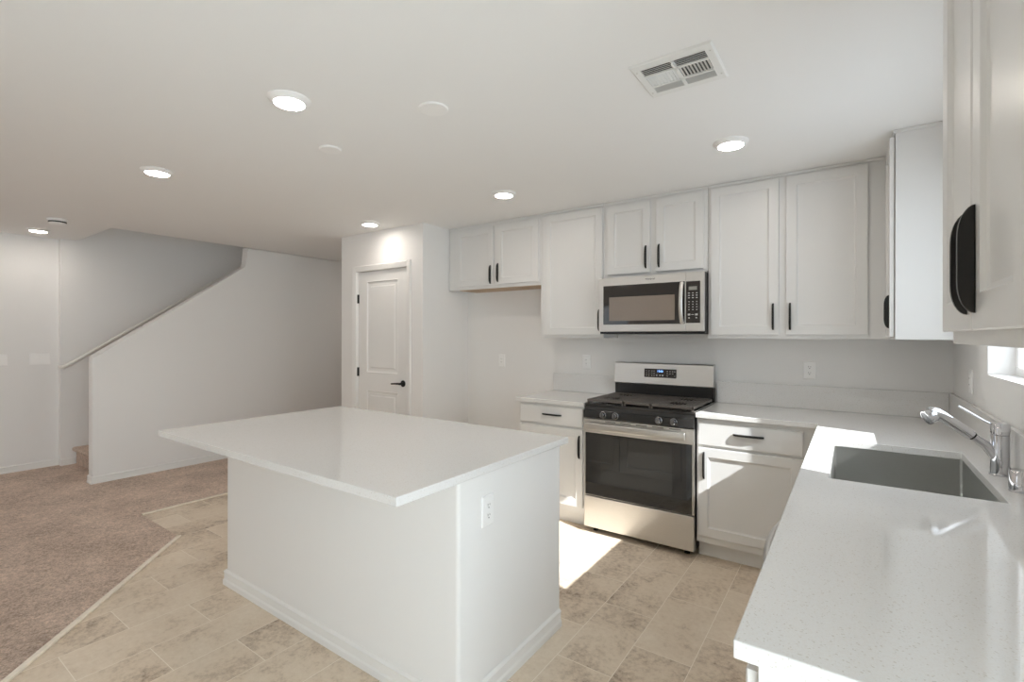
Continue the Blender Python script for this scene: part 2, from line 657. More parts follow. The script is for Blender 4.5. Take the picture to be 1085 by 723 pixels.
base_run('baseboard_left', (-7.36, YR), (-7.36, -2.301), (1, 0, 0), 'white baseboard along the far left wall')
base_run('baseboard_stairwell', (-7.29, -2.30), (-7.29, -2.185), (1, 0, 0), 'short white baseboard before the first step')
base_run('baseboard_knee', (-6.21, -2.31), (-6.21, 3.1), (1, 0, 0), 'white baseboard along the sloping stair wall')
base_run('baseboard_knee_end', (-6.323, -2.31), (-6.197, -2.31), (0, -1, 0), 'short white baseboard on the end of the stair wall')
base_run('baseboard_pantry', (PX0, PY), (-4.613, PY), (0, -1, 0), 'white baseboard left of the pantry door')
base_run('baseboard_pantry_right', (-3.763, PY), (PX1 + 0.012, PY), (0, -1, 0), 'white baseboard right of the pantry door')
base_run('baseboard_alcove', (PX1, PY), (PX1, 0), (1, 0, 0), 'white baseboard at the side of the fridge alcove')
base_run('baseboard_back', (PX1, 0), (-2.60, 0), (0, -1, 0), 'white baseboard at the back of the fridge alcove')

# ------------------------------------------------------------------ sink window
bm = BM()
FX0, FX1 = XR + 0.085, XR + 0.125
fw = 0.036
bx(bm, FX0, FX1, WY0, WY1, WZ0, WZ0 + fw, 0.003)
bx(bm, FX0, FX1, WY0, WY1, WZ1 - fw, WZ1, 0.003)
bx(bm, FX0, FX1, WY0, WY0 + fw, WZ0 + fw, WZ1 - fw, 0.003)
bx(bm, FX0, FX1, WY1 - fw, WY1, WZ0 + fw, WZ1 - fw, 0.003)
win = struct('window_1', bm, M['vinyl'], 'white framed window over the sink', 'window')
bm = BM()
bx(bm, FX0 + 0.016, FX0 + 0.022, WY0 + fw, WY1 - fw, WZ0 + fw, WZ1 - fw)
obj('pane', bm, M['dimmed_pane'], win)
portal('window_portal', (FX1 + 0.03, (WY0 + WY1) / 2, (WZ0 + WZ1) / 2), (0, PI / 2, 0), WZ1 - WZ0, WY1 - WY0)

# sliding door (unseen, added to light the room from the right) and rear window
bm = BM()
for y0, y1 in ((SY0, SY0 + 0.06), (SY1 - 0.06, SY1), ((SY0 + SY1) / 2 - 0.04, (SY0 + SY1) / 2 + 0.04)):
    bx(bm, XR + 0.05, XR + 0.11, y0, y1, 0.02, SZ1, 0.003)
bx(bm, XR + 0.05, XR + 0.11, SY0, SY1, SZ1 - 0.06, SZ1, 0.003)
bx(bm, XR + 0.05, XR + 0.11, SY0, SY1, 0.001, 0.05, 0.003)
sd = struct('added_door', bm, M['vinyl'], 'added unseen sliding glass door that lets in daylight', 'door')
bm = BM()
bx(bm, XR + 0.075, XR + 0.081, SY0 + 0.06, SY1 - 0.06, 0.05, SZ1 - 0.06)
obj('pane', bm, M['pane'], sd)
portal('slider_portal', (XR + 0.17, (SY0 + SY1) / 2, SZ1 / 2), (0, PI / 2, 0), SZ1, SY1 - SY0)
bm = BM()
for x0, x1 in ((RX0, RX0 + 0.05), (RX1 - 0.05, RX1), ((RX0 + RX1) / 2 - 0.03, (RX0 + RX1) / 2 + 0.03)):
    bx(bm, x0, x1, YR - 0.11, YR - 0.06, RZ0, RZ1, 0.003)
bx(bm, RX0, RX1, YR - 0.11, YR - 0.06, RZ0, RZ0 + 0.05, 0.003)
bx(bm, RX0, RX1, YR - 0.11, YR - 0.06, RZ1 - 0.05, RZ1, 0.003)
rw = struct('window_2', bm, M['vinyl'], 'white framed living room window', 'window')
bm = BM()
bx(bm, RX0 + 0.05, RX1 - 0.05, YR - 0.088, YR - 0.082, RZ0 + 0.05, RZ1 - 0.05)
obj('pane', bm, M['dimmed_pane'], rw)
portal('rear_portal', ((RX0 + RX1) / 2, YR - 0.17, (RZ0 + RZ1) / 2), (-PI / 2, 0, PI), RX1 - RX0, RZ1 - RZ0)

# ------------------------------------------------------------------ pantry door
bm = BM()
FD = Fr((0, PY + 0.02, 0), (1, 0, 0), (0, -1, 0))      # d=0 at the door face level
th = 0.035
x0, x1 = DX0 + 0.004, DX1 - 0.004
PLX0, PLX1 = x0 + 0.125, x1 - 0.135
z_rows = [(0.23, 0.855), (1.025, 1.935)]
fbox(bm, FD, x0, PLX0, 0.012, DZ - 0.004, -th, 0)
fbox(bm, FD, PLX1, x1, 0.012, DZ - 0.004, -th, 0)
for z0, z1 in ((0.012, 0.23), (0.855, 1.025), (1.935, DZ - 0.004)):
    fbox(bm, FD, PLX0, PLX1, z0, z1, -th, 0)
for z0, z1 in z_rows:
    rings(bm, FD, PLX0, PLX1, z0, z1, [(0, -th), (0, 0), (0.006, 0.002), (0.014, -0.007), (0.028, -0.010), (0.048, -0.010), (0.060, -0.003)])
door = struct('door_1', bm, M['trim'], 'white two panel pantry door with black hinges and lever', 'door')
for z in (1.765, 1.03, 0.26):
    bm = BM()
    lathe(bm, [(0, 0), (0.007, 0), (0.007, 0.088), (0, 0.088)], (x0 - 0.001, PY + 0.012, z - 0.044), (0, 0, 1), 12)
    fbox(bm, FD, x0 - 0.003, x0 + 0.012, z - 0.044, z + 0.044, 0.0003, 0.003)
    obj('hinge', bm, M['black'], door, smooth=True)
LX = -3.895
bm = BM()
lathe(bm, [(0, 0.0003), (0.031, 0.0003), (0.031, 0.006), (0.026, 0.011), (0.012, 0.013), (0.011, 0.045), (0, 0.045)], (LX, PY + 0.02, 0.945), (0, -1, 0))
tube(bm, [(LX + 0.012, PY - 0.022, 0.945), (LX - 0.02, PY - 0.026, 0.946), (LX - 0.07, PY - 0.026, 0.944), (LX - 0.118, PY - 0.022, 0.940)], [0.011, 0.010, 0.008, 0.007])
obj('lever_handle', bm, M['black'], door, smooth=True)
bm = BM()
fbox(bm, FD, x1 - 0.0005, x1 + 0.0015, 0.915, 0.972, -0.028, 0.001)
obj('latch_plate', bm, M['steel'], door)
# casing
bm = BM()
FC = Fr((0, PY, 0), (1, 0, 0), (0, -1, 0))
CO0, CO1, CZ = DX0 - 0.058, DX1 + 0.058, DZ + 0.058
def casing(u0, u1, w0, w1, vert):
    pr = [(0, 0.0005), (0, 0.012), (0.010, 0.018), (0.030, 0.014), (0.045, 0.011), (0.056, 0.008), (0.058, 0.0005)]
    pts = []
    if vert == 'l': F = Fr((u0, PY, w0), (1, 0, 0), (0, 0, 1), (0, -1, 0)); L = w1 - w0
    elif vert == 'r': F = Fr((u1, PY, w0), (-1, 0, 0), (0, 0, 1), (0, -1, 0)); L = w1 - w0
    else: F = Fr((u0, PY, w1), (0, 0, -1), (1, 0, 0), (0, -1, 0)); L = u1 - u0
    prism(bm, pr, F, 0, L)
casing(CO0, CO0 + 0.058, 0.001, CZ, 'l')
casing(CO1 - 0.058, CO1, 0.001, CZ, 'r')
casing(CO0 + 0.05, CO1 - 0.05, CZ - 0.058, CZ, 't')
struct('trim_3', bm, M['trim'], 'white casing around the pantry door', 'trim')

# ------------------------------------------------------------------ stairs
RISE, RUN = 0.18, 0.257
st = thing('staircase', (-6.8, -2.17, 0.0), 'carpeted staircase climbing behind the sloping white wall', 'stairs')
SXa, SXb = OX0 + 0.002, -6.327
for k in range(13):
    y0 = -2.17 + RUN * k
    zt = RISE * (k + 1) + 0.014
    bm = BM()
    F = Fr((SXa, 0, 0), (0, 1, 0), (1, 0, 0))
    nose = [(y0 - 0.02, zt - 0.045), (y0 - 0.032, zt - 0.036), (y0 - 0.036, zt - 0.020), (y0 - 0.030, zt - 0.006), (y0 - 0.018, zt)]
    z_lo = 0.0145 if k == 0 else zt - RISE + 0.001
    prism(bm, [(y0, z_lo)] + [(y0, zt - 0.045)] + nose + [(y0 + RUN - 0.001, zt), (y0 + RUN - 0.001, z_lo)], F, 0, SXb - SXa)
    obj('step', bm, M['carpet'], st)

# handrail
hr = thing('handrail', (-7.22, -2.28, 0.9), 'white sloping handrail fixed to the stairwell wall', 'handrail')
rl = lambda y: 1.062 + 0.697 * (y + 2.28)
bm = BM()
tube(bm, [(-7.293 + 0.004, -2.30, rl(-2.28)), (-7.26, -2.305, rl(-2.28)), (-7.225, -2.29, rl(-2.285)), (-7.215, -2.24, rl(-2.24)), (-7.215, 1.0, rl(1.0))], 0.021, 16, 1.15)
obj('rail', bm, M['rail'], hr, smooth=True)
for y in (-1.6, -0.4, 0.7):
    bm = BM()
    tube(bm, [(-7.288, y, rl(y) - 0.07), (-7.24, y, rl(y) - 0.06), (-7.215, y, rl(y) - 0.02)], 0.007, 8)
    lathe(bm, [(0, 0), (0.02, 0), (0.02, 0.004), (0, 0.006)], (-7.2895, y, rl(y) - 0.07), (1, 0, 0), 16)
    obj('bracket', bm, M['black'], hr, smooth=True)

# ------------------------------------------------------------------ cabinet builders
def pull_mesh(F, length=0.168, depth=0.021, thick=0.011):
    """flat D-shaped plate pull: F.U along the length, F.N out of the door, thickness along W"""
    c = 0.055
    pts = [(-length / 2, 0)]
    for i in range(1, 9):
        t = i / 8 * PI / 2
        pts.append((-length / 2 + c * (1 - math.cos(t)) * 0.9 + 0.0, depth * math.sin(t)))
    pts += [(-p[0], p[1]) for p in reversed(pts)]
    bm = BM()
    F2 = Fr(F.O, F.U, F.W, F.N)   # polygon in (along, out), extruded across
    prism(bm, pts, F2, -thick / 2, thick / 2, 0.0022, 2)
    return bm


def pull(door_obj, O, along, out):
    across = Vector(along).cross(Vector(out))
    bm = pull_mesh(Fr(O, along, out, across))
    return obj('handle', bm, M['black'], door_obj, smooth=True, sharp=60)


def shaker(F, u0, u1, w0, w1, th=0.019, s=0.056):
    bm = BM()
    rings(bm, F, u0, u1, w0, w1, [(0, 0.0005), (0, th - 0.002), (0.002, th), (s - 0.001, th), (s, th - 0.001), (s + 0.004, th - 0.0065), (s + 0.011, th - 0.009)])
    return bm


def slab(F, u0, u1, w0, w1, th=0.019):
    bm = BM()
    rings(bm, F, u0, u1, w0, w1, [(0, 0.0005), (0, th - 0.003), (0.003, th)])
    return bm


def cab_box(name, label, x0, x1, y0, y1, z0, z1, under=None, group=None, crown=None):
    """Empty + carcass; returns the root"""
    r = thing(name, ((x0 + x1) / 2, (y0 + y1) / 2, z0), label, 'cabinet', group)
    bm = BM()
    bx(bm, x0, x1, y0, y1, z0, z1, 0.001, 1)
    obj('body', bm, M['cab'], r)
    return r


UF = -0.287                      # face of the wall cabinets
ZC, ZT = 1.377, H - 0.002
FB = Fr((0, UF, 0), (1, 0, 0), (0, -1, 0))
UP, OUT_Y, OUT_X = (0, 0, 1), (0, -1, 0), (-1, 0, 0)
HB = -0.001
G_W = None


def crown_y(root, x0, x1):
    bm = BM()
    bx(bm, x0, x1, UF - 0.009, UF - 0.0005, H - 0.018, H - 0.0015, 0.002)
    obj('scribe_moulding', bm, M['cab'], root)


def up_door(root, x0, x1, z0, z1, hx=None, hz=1.517):
    d = obj('door', shaker(FB, x0, x1, z0, z1), M['cab'], root)
    if hx is not None:
        pull(d, (hx, UF - 0.0195, hz), UP, OUT_Y)
    return d


# over-fridge cabinet
r = cab_box('wall_cabinet', 'short white two door wall cabinet over the empty fridge alcove', -3.612, -2.5885, UF, HB, 1.823, ZT)
crown_y(r, -3.612, -2.5885)
bm = BM()
bx(bm, -3.50, -2.60, UF + 0.02, -0.01, 1.8195, 1.8228)
obj('underside', bm, M['cab_under'], r)
up_door(r, -3.515, -3.078, 1.852, 2.372, -3.106, 1.944)
up_door(r, -3.038, -2.605, 1.852, 2.372, -3.022, 1.955)
# tall narrow
r = cab_box('wall_cabinet', 'tall white single door wall cabinet left of the microwave', -2.587, -2.0225, UF, HB, ZC, ZT)
crown_y(r, -2.587, -2.0225)
up_door(r, -2.545, -2.030, 1.402, 2.385, -2.052, 1.517)
# above the microwave
r = cab_box('wall_cabinet', 'short white two door wall cabinet above the microwave', -2.0205, -1.2605, UF, HB, 1.834, ZT)
crown_y(r, -2.0205, -1.2605)
up_door(r, -1.984, -1.657, 1.857, 2.378, -1.686, 1.97)
up_door(r, -1.612, -1.285, 1.857, 2.378, -1.590, 1.97)
# double
r = cab_box('wall_cabinet', 'tall white two door wall cabinet right of the microwave', -1.2585, -0.2895, UF, HB, ZC, ZT)
crown_y(r, -1.2585, -0.31)
up_door(r, -1.241, -0.837, 1.402, 2.385, -0.868, 1.517)
up_door(r, -0.797, -0.387, 1.402, 2.385, -0.775, 1.517)

# corner cabinet on the window wall (face looks to -X)
FXC = Fr((-0.287, 0, 0), (0, 1, 0), (-1, 0, 0))
r = thing('wall_cabinet', (-0.13, -0.49, ZC), 'tall white corner wall cabinet with its blank side panel facing the room', 'cabinet')
bm = BM()
bx(bm, -0.287, XR - 0.001, -0.70, UF - 0.0005, ZC, ZT, 0.001, 1)
obj('body', bm, M['cab'], r)
bm = BM()
bx(bm, -0.296, -0.2875, -0.70, -0.31, H - 0.018, H - 0.0015, 0.002)
bx(bm, -0.296, XR - 0.001, -0.709, -0.7005, H - 0.018, H - 0.0015, 0.002)
obj('scribe_moulding', bm, M['cab'], r)
bm = BM()
d = obj('door', shaker(Fr((-0.290, 0, 0), (0, 1, 0), (-1, 0, 0)), -0.690, -0.345, 1.392, 2.385), M['cab'], r)
bm.free()
pull(d, (-0.3095, -0.668, 1.517), UP, OUT_X)

# near cabinet on the window wall
NY0, NY1 = -3.03, -2.395
r = thing('wall_cabinet', (-0.13, -2.71, ZC), 'white two door wall cabinet close to the camera at the right edge', 'cabinet')
bm = BM()
bx(bm, -0.287, XR - 0.001, NY0, NY1, ZC, ZT, 0.001, 1)
obj('body', bm, M['cab'], r)
d = obj('door', shaker(FXC, -2.706, -2.412, 1.402, 2.385), M['cab'], r)
pull(d, (-0.3065, -2.681, 1.512), UP, OUT_X)
d = obj('door', shaker(FXC, -3.015, -2.720, 1.402, 2.385), M['cab'], r)
pull(d, (-0.3065, -2.745, 1.512), UP, OUT_X)

# ------------------------------------------------------------------ base cabinets
BF = -0.582                       # base face frame; doors to -0.601
TOE = 0.105


def base_body(r, x0, x1, y0, y1, toe_side):
    bm = BM()
    bx(bm, x0, x1, y0, y1, TOE, 0.882, 0.001, 1)
    obj('body', bm, M['cab'], r)
    bm = BM()
    if toe_side == 'y': bx(bm, x0, x1, y0 + 0.06, y1, 0.001, TOE - 0.0005)
    else: bx(bm, x0 + 0.06, x1, y0, y1, 0.001, TOE - 0.0005)
    obj('toe_kick', bm, M['cab'], r)


FBB = Fr((0, BF, 0), (1, 0, 0), (0, -1, 0))
r = thing('base_cabinet', (-2.31, -0.3, 0), 'white base cabinet with one drawer left of the range', 'cabinet')
base_body(r, -2.602, -2.030, BF, HB, 'y')
d = obj('drawer', slab(FBB, -2.584, -2.046, 0.732, 0.864), M['cab'], r)
pull(d, (-2.30, BF - 0.0195, 0.803), (1, 0, 0), OUT_Y)
d = obj('door', shaker(FBB, -2.584, -2.046, 0.150, 0.712), M['cab'], r)
pull(d, (-2.070, BF - 0.0195, 0.588), UP, OUT_Y)
r = thing('base_cabinet', (-0.93, -0.3, 0), 'white base cabinet with one drawer right of the range', 'cabinet')
base_body(r, -1.258, -0.584, BF, HB, 'y')
d = obj('drawer', slab(FBB, -1.245, -0.684, 0.717, 0.857), M['cab'], r)
pull(d, (-0.962, BF - 0.0195, 0.800), (1, 0, 0), OUT_Y)
d = obj('door', shaker(FBB, -1.245, -0.684, 0.150, 0.700), M['cab'], r)
pull(d, (-1.212, BF - 0.0195, 0.590), UP, OUT_Y)
# sink run
FXB = Fr((-0.582, 0, 0), (0, 1, 0), (-1, 0, 0))
r = thing('sink_cabinet', (-0.29, -1.24, 0), 'white two door sink cabinet under the sink', 'cabinet')
bm = BM()
bx(bm, -0.582, -0.564, -1.898, BF - 0.001, TOE, 0.882)
bx(bm, -0.563, XR - 0.002, -1.898, -1.880, TOE, 0.882)
bx(bm, -0.563, XR - 0.002, BF - 0.019, BF - 0.001, TOE, 0.882)
bx(bm, -0.563, XR - 0.002, -1.879, BF - 0.020, TOE, TOE + 0.018)
obj('body', bm, M['cab'], r)
bm = BM()
bx(bm, -0.522, -0.50, -1.898, BF - 0.001, 0.001, TOE - 0.0005)
obj('toe_kick', bm, M['cab'], r)
obj('false_front', slab(FXB, -1.885, -0.98, 0.717, 0.857), M['cab'], r)
d = obj('door', shaker(FXB, -1.885, -1.437, 0.150, 0.700), M['cab'], r)
pull(d, (-0.6015, -1.465, 0.59), UP, OUT_X)
d = obj('door', shaker(FXB, -1.428, -0.98, 0.150, 0.700), M['cab'], r)
pull(d, (-0.6015, -1.400, 0.59), UP, OUT_X)
# dishwasher
r = thing('dishwasher', (-0.29, -2.205, 0), 'dishwasher with a bowed bar handle beside the sink cabinet', 'dishwasher')
bm = BM()
bx(bm, -0.57, XR - 0.003, -2.505, -1.905, 0.10, 0.880, 0.002, 1)
bx(bm, -0.53, XR - 0.003, -2.505, -1.905, 0.001, 0.0995)
obj('body', bm, M['enamel'], r)
bm = BM()
bx(bm, -0.604, -0.5705, -2.503, -1.907, 0.105, 0.876, 0.004)
d = obj('door', bm, M['steel'], r)
bm = BM()
pts = []
for i in range(13):
    t = i / 12
    pts.append((-0.618 - 0.030 * math.sin(PI * t) ** 0.6, -2.44 + 0.44 * t, 0.815))
tube(bm, [(-0.6045, -2.44, 0.815)] + pts + [(-0.6045, -2.0, 0.815)], 0.011)
obj('handle', bm, M['steel'], d, smooth=True)
# end cabinet
r = thing('base_cabinet', (-0.29, -2.71, 0), 'white base cabinet at the near end of the sink counter', 'cabinet')
base_body(r, -0.582, XR - 0.002, -2.918, -2.508, 'x')
d = obj('drawer', slab(FXB, -2.912, -2.515, 0.717, 0.857), M['cab'], r)
pull(d, (-0.6015, -2.714, 0.79), (0, 1, 0), OUT_X)
d = obj('door', shaker(FXB, -2.912, -2.515, 0.150, 0.700), M['cab'], r)
pull(d, (-0.6015, -2.55, 0.59), UP, OUT_X)
bm = BM()
fbox(bm, Fr((0, -2.9185, 0), (1, 0, 0), (0, -1, 0)), -0.5815, -0.556, 0.105, 0.880, 0.0, 0.004, 0.001, 1)
obj('end_stile', bm, M['cab'], r)

# ------------------------------------------------------------------ countertops
CT, CB = 0.914, 0.8845
SKX0, SKX1, SKY0, SKY1 = -0.524, -0.092, -1.806, -1.060
CF = -0.614
r = thing('countertop', (-0.6, -1.2, CB), 'white quartz worktop running in an L past the sink', 'countertop')
bm = BM()
F0 = Fr((0, 0, 0), (1, 0, 0), (0, 0, 1), (0, 1, 0))
xw = XR - 0.0015
YE = -2.944
# top and bottom faces as quads round the cut-out, then sides
xs = [-1.2605, CF, SKX0, SKX1, xw]
ys = [YE, SKY0, SKY1, CF, -0.0015]
def inside(i, j):
    if i == 0: return j == 3
    if i == 2 and j == 1: return False
    return True
vt, vb = {}, {}
for i, x in enumerate(xs):
    for j, y in enumerate(ys):
        vt[i, j] = bm.verts.new((x, y, CT)); vb[i, j] = bm.verts.new((x, y, CB))
for i in range(4):
    for j in range(4):
        if not inside(i, j): continue
        c = [(i, j), (i + 1, j), (i + 1, j + 1), (i, j + 1)]
        bm.faces.new([vt[k] for k in c]); bm.faces.new([vb[k] for k in c][::-1])
        for (a, b, di, dj) in ((c[0], c[1], 0, -1), (c[1], c[2], 1, 0), (c[2], c[3], 0, 1), (c[3], c[0], -1, 0)):
            ni, nj = i + di, j + dj
            if not (0 <= ni < 4 and 0 <= nj < 4 and inside(ni, nj)):
                bm.faces.new((vt[a], vb[a], vb[b], vt[b]))
bmesh.ops.remove_doubles(bm, verts=[v for v in bm.verts if not v.link_faces], dist=1e-6)
for v in [v for v in bm.verts if not v.link_faces]: bm.verts.remove(v)
bmesh.ops.recalc_face_normals(bm, faces=bm.faces)
es = [e for e in bm.edges if len(e.link_faces) == 2 and e.calc_face_angle(0) > 1.0]
bmesh.ops.bevel(bm, geom=es, offset=0.0025, segments=2, affect='EDGES', profile=0.5)
obj('slab', bm, M['quartz'], r)
bm = BM()
BSZ = 1.067
bx(bm, -1.2605, xw - 0.0205, -0.021, -0.0015, CT + 0.0005, BSZ, 0.002)
bx(bm, xw - 0.020, xw, YE, -0.0015, CT + 0.0005, BSZ, 0.002)
obj('backsplash', bm, M['quartz'], r)
r = thing('countertop', (-2.32, -0.3, CB), 'short white quartz worktop left of the range', 'countertop')
bm = BM()
bx(bm, -2.622, -2.0275, CF, -0.0015, CB, CT, 0.0025)
obj('slab', bm, M['quartz'], r)
bm = BM()
bx(bm, -2.622, -2.0275, -0.021, -0.0015, CT + 0.0005, BSZ, 0.002)
obj('backsplash', bm, M['quartz'], r)

# ------------------------------------------------------------------ sink
r = thing('sink', (-0.31, -1.43, 0.66), 'rectangular stainless undermount sink set in the quartz worktop', 'sink')
bm = BM()
a = 0.004
def rr(x0, x1, y0, y1, rad, z, n=5):
    out = []
    for cx, cy, a0 in ((x1 - rad, y1 - rad, 0), (x0 + rad, y1 - rad, 90), (x0 + rad, y0 + rad, 180), (x1 - rad, y0 + rad, 270)):
        for k in range(n + 1):
            t = math.radians(a0 + 90 * k / n)
            out.append(bm.verts.new((cx + rad * math.cos(t), cy + rad * math.sin(t), z)))
    return out
L = [rr(SKX0 - 0.02, SKX1 + 0.02, SKY0 - 0.02, SKY1 + 0.02, 0.02, CB - 0.0008),
     rr(SKX0 - a, SKX1 + a, SKY0 - a, SKY1 + a, 0.012, CB - 0.0008),
     rr(SKX0 - a, SKX1 + a, SKY0 - a, SKY1 + a, 0.012, 0.70),
     rr(SKX0 + 0.012, SKX1 - 0.012, SKY0 + 0.012, SKY1 - 0.012, 0.012, 0.683)]
for p_, q_ in zip(L, L[1:]):
    n_ = len(p_)
    for k in range(n_): bm.faces.new((p_[k], p_[(k + 1) % n_], q_[(k + 1) % n_], q_[k]))
bm.faces.new(L[-1])
O2 = [rr(SKX0 - 0.02, SKX1 + 0.02, SKY0 - 0.02, SKY1 + 0.02, 0.02, CB - 0.002),
      rr(SKX0 - 0.006, SKX1 + 0.006, SKY0 - 0.006, SKY1 + 0.006, 0.014, CB - 0.003),
      rr(SKX0 - 0.006, SKX1 + 0.006, SKY0 - 0.006, SKY1 + 0.006, 0.014, 0.679)]
for p_, q_ in zip(O2, O2[1:]):
    n_ = len(p_)
    for k in range(n_): bm.faces.new((p_[k], q_[k], q_[(k + 1) % n_], p_[(k + 1) % n_]))
bm.faces.new(O2[-1][::-1])
n_ = len(L[0])
for k in range(n_): bm.faces.new((L[0][k], O2[0][k], O2[0][(k + 1) % n_], L[0][(k + 1) % n_]))
obj('basin', bm, M['steel_sink'], r, smooth=True, sharp=30)
bm = BM()
lathe(bm, [(0.0, 0.0015), (0.03, 0.0015), (0.032, 0.003), (0.055, 0.003), (0.057, 0.0003), (0, 0.0003)], (-0.30, -1.43, 0.683), (0, 0, 1))
obj('drain', bm, M['chrome'], r, smooth=True)

# ------------------------------------------------------------------ faucet
fx, fy = -0.044, -1.425
r = thing('faucet', (fx, fy, CT), 'chrome single lever pull-out faucet behind the sink', 'faucet')
bm = BM()
lathe(bm, [(0, 0.0005), (0.029, 0.0005), (0.029, 0.004), (0.0255, 0.006), (0.0245, 0.139), (0, 0.139)], (fx, fy, CT), (0, 0, 1))
obj('body', bm, M['chrome'], r, smooth=True)
bm = BM()
lathe(bm, [(0, 0.1405), (0.0235, 0.1405), (0.0255, 0.143), (0.0255, 0.176), (0.0235, 0.1795), (0, 0.1805)], (fx, fy, CT), (0, 0, 1))
cap = obj('cap', bm, M['chrome'], r, smooth=True)
bm = BM()
tube(bm, [(fx - 0.018, fy, CT + 0.172), (fx - 0.04, fy + 0.005, CT + 0.184), (fx - 0.105, fy + 0.012, CT + 0.229)], [0.0042, 0.0038, 0.0034], 12)
obj('lever', bm, M['chrome'], cap, smooth=True)
SPD = Vector((-0.955, -0.297, 0))
def sp(h, z): return (fx + SPD.x * h, fy + SPD.y * h, CT + z)
bm = BM()
# fixed lower spout arm, blending into the body
tube(bm, [sp(0.004, 0.042), sp(0.020, 0.074), sp(0.040, 0.102), sp(0.074, 0.129)], [0.012, 0.0155, 0.0150, 0.0140], 20)
obj('spout_arm', bm, M['chrome'], r, smooth=True)
bm = BM()
lathe(bm, [(0, 0), (0.0138, 0), (0.0138, 0.004), (0, 0.004)], sp(0.0745, 0.1295), (SPD.x * 0.80, SPD.y * 0.80, 0.60), 24)
obj('spout_joint', bm, M['black'], r)
bm = BM()
P = [sp(0.0785, 0.1325), sp(0.080, 0.1336), sp(0.12, 0.163), sp(0.165, 0.196), sp(0.180, 0.205), sp(0.192, 0.207), sp(0.201, 0.205)]
tube(bm, P, [0.0150, 0.0178, 0.0185, 0.0195, 0.0205, 0.0215, 0.0205], 28)
hd = obj('spray_head', bm, M['chrome'], r, smooth=True)
bm = BM()
ax = Vector((SPD.x * 0.90, SPD.y * 0.90 - 0.12, -0.42))
lathe(bm, [(0, 0), (0.0235, 0), (0.0255, 0.004), (0.0255, 0.026), (0.0240, 0.029), (0.0205, 0.029), (0.0200, 0.0262), (0, 0.0262)], sp(0.186, 0.199), ax, 28)
nz_ = obj('nozzle', bm, M['chrome'], hd, smooth=True)
bm = BM()
lathe(bm, [(0, 0.0265), (0.0195, 0.0265), (0.0195, 0.0275), (0.013, 0.0275), (0.0125, 0.0270), (0.007, 0.0270), (0.0065, 0.0275), (0, 0.0275)], sp(0.186, 0.199), ax, 28)
obj('spray_face', bm, M['knob'], hd, smooth=True)
r = thing('air_gap', (-0.038, -1.64, CT), 'small chrome air gap cap beside the faucet', 'air gap')
bm = BM()
lathe(bm, [(0, 0.0005), (0.027, 0.0005), (0.027, 0.003), (0.0255, 0.004), (0.0255, 0.064), (0.0235, 0.068), (0.0, 0.069)], (-0.038, -1.64, CT), (0, 0, 1))
obj('cap', bm, M['chrome'], r, smooth=True)

# ------------------------------------------------------------------ range
GX0, GX1 = -2.0225, -1.2655
r = thing('gas_range', (-1.644, -0.32, 0), 'stainless and black gas range between the base cabinets', 'range')
bm = BM()
bx(bm, GX0 + 0.002, GX1 - 0.002, -0.585, -0.026, 0.035, 0.905, 0.002, 1)
obj('body', bm, M['enamel'], r)
for x in (GX0 + 0.06, GX1 - 0.06):
    for y in (-0.55, -0.08):
        bm = BM()
        lathe(bm, [(0, 0.0005), (0.018, 0.0005), (0.018, 0.008), (0.010, 0.012), (0.010, 0.0345), (0, 0.0345)], (x, y, 0), (0, 0, 1), 16)
        obj('foot', bm, M['black'], r)
bm = BM()
bx(bm, GX0 + 0.001, GX1 - 0.001, -0.622, -0.5855, 0.042, 0.262, 0.004)
obj('drawer', bm, M['steel'], r)
# oven door: steel top band, black glass
bm = BM()
bx(bm, GX0 + 0.001, GX1 - 0.001, -0.618, -0.5855, 0.268, 0.712, 0.003)
bx(bm, GX0 + 0.001, GX1 - 0.001, -0.624, -0.5855, 0.7125, 0.808, 0.003)
od = obj('oven_door', bm, M['steel'], r)
bm = BM()
bx(bm, GX0 + 0.012, GX1 - 0.012, -0.6235, -0.6182, 0.272, 0.711, 0.0015)
obj('door_glass', bm, M['ovenglass'], od)
bm = BM()
bx(bm, -1.895, -1.40, -0.6242, -0.6237, 0.375, 0.690)
obj('door_window', bm, M['ovenwindow'], od)
for k in range(5):
    x = -1.86 + k * 0.11
    bm = BM()
    bx(bm, x, x + 0.075, -0.6243, -0.6225, 0.796, 0.8005)
    obj('vent_slot', bm, M['plate_hole'], od)
bm = BM()
bx(bm, GX0 + 0.020, GX1 - 0.045, -0.668, -0.650, 0.738, 0.788, 0.006, 3)
for x in (GX0 + 0.05, GX1 - 0.10):
    bx(bm, x, x + 0.03, -0.651, -0.6242, 0.748, 0.778, 0.003)
obj('handle', bm, M['steel'], od, smooth=True)
# control panel
bm = BM()
F = Fr((GX0 + 0.001, 0, 0), (0, 1, 0), (1, 0, 0))
prism(bm, [(-0.5858, 0.812), (-0.628, 0.812), (-0.632, 0.818), (-0.628, 0.868), (-0.618, 0.872), (-0.612, 0.8965), (-0.5858, 0.8965)], F, 0, GX1 - GX0 - 0.002)
cp_ = obj('control_panel', bm, M['enamel'], r)
for x in (-1.872, -1.782, -1.484, -1.388):
    bm = BM()
    lathe(bm, [(0, 0.001), (0.024, 0.001), (0.024, 0.006), (0.019, 0.008), (0.0175, 0.030), (0.015, 0.033), (0, 0.033)], (x, -0.6305, 0.846), (0, -1, 0.04), 28)
    bx(bm, x - 0.0035, x + 0.0035, -0.668, -0.655, 0.830, 0.862, 0.001)
    kb = obj('knob', bm, M['knob'], r, smooth=True)
    bm = BM()
    bx(bm, x - 0.018, x - 0.012, -0.6306, -0.6298, 0.872, 0.8745)
    bm.free()
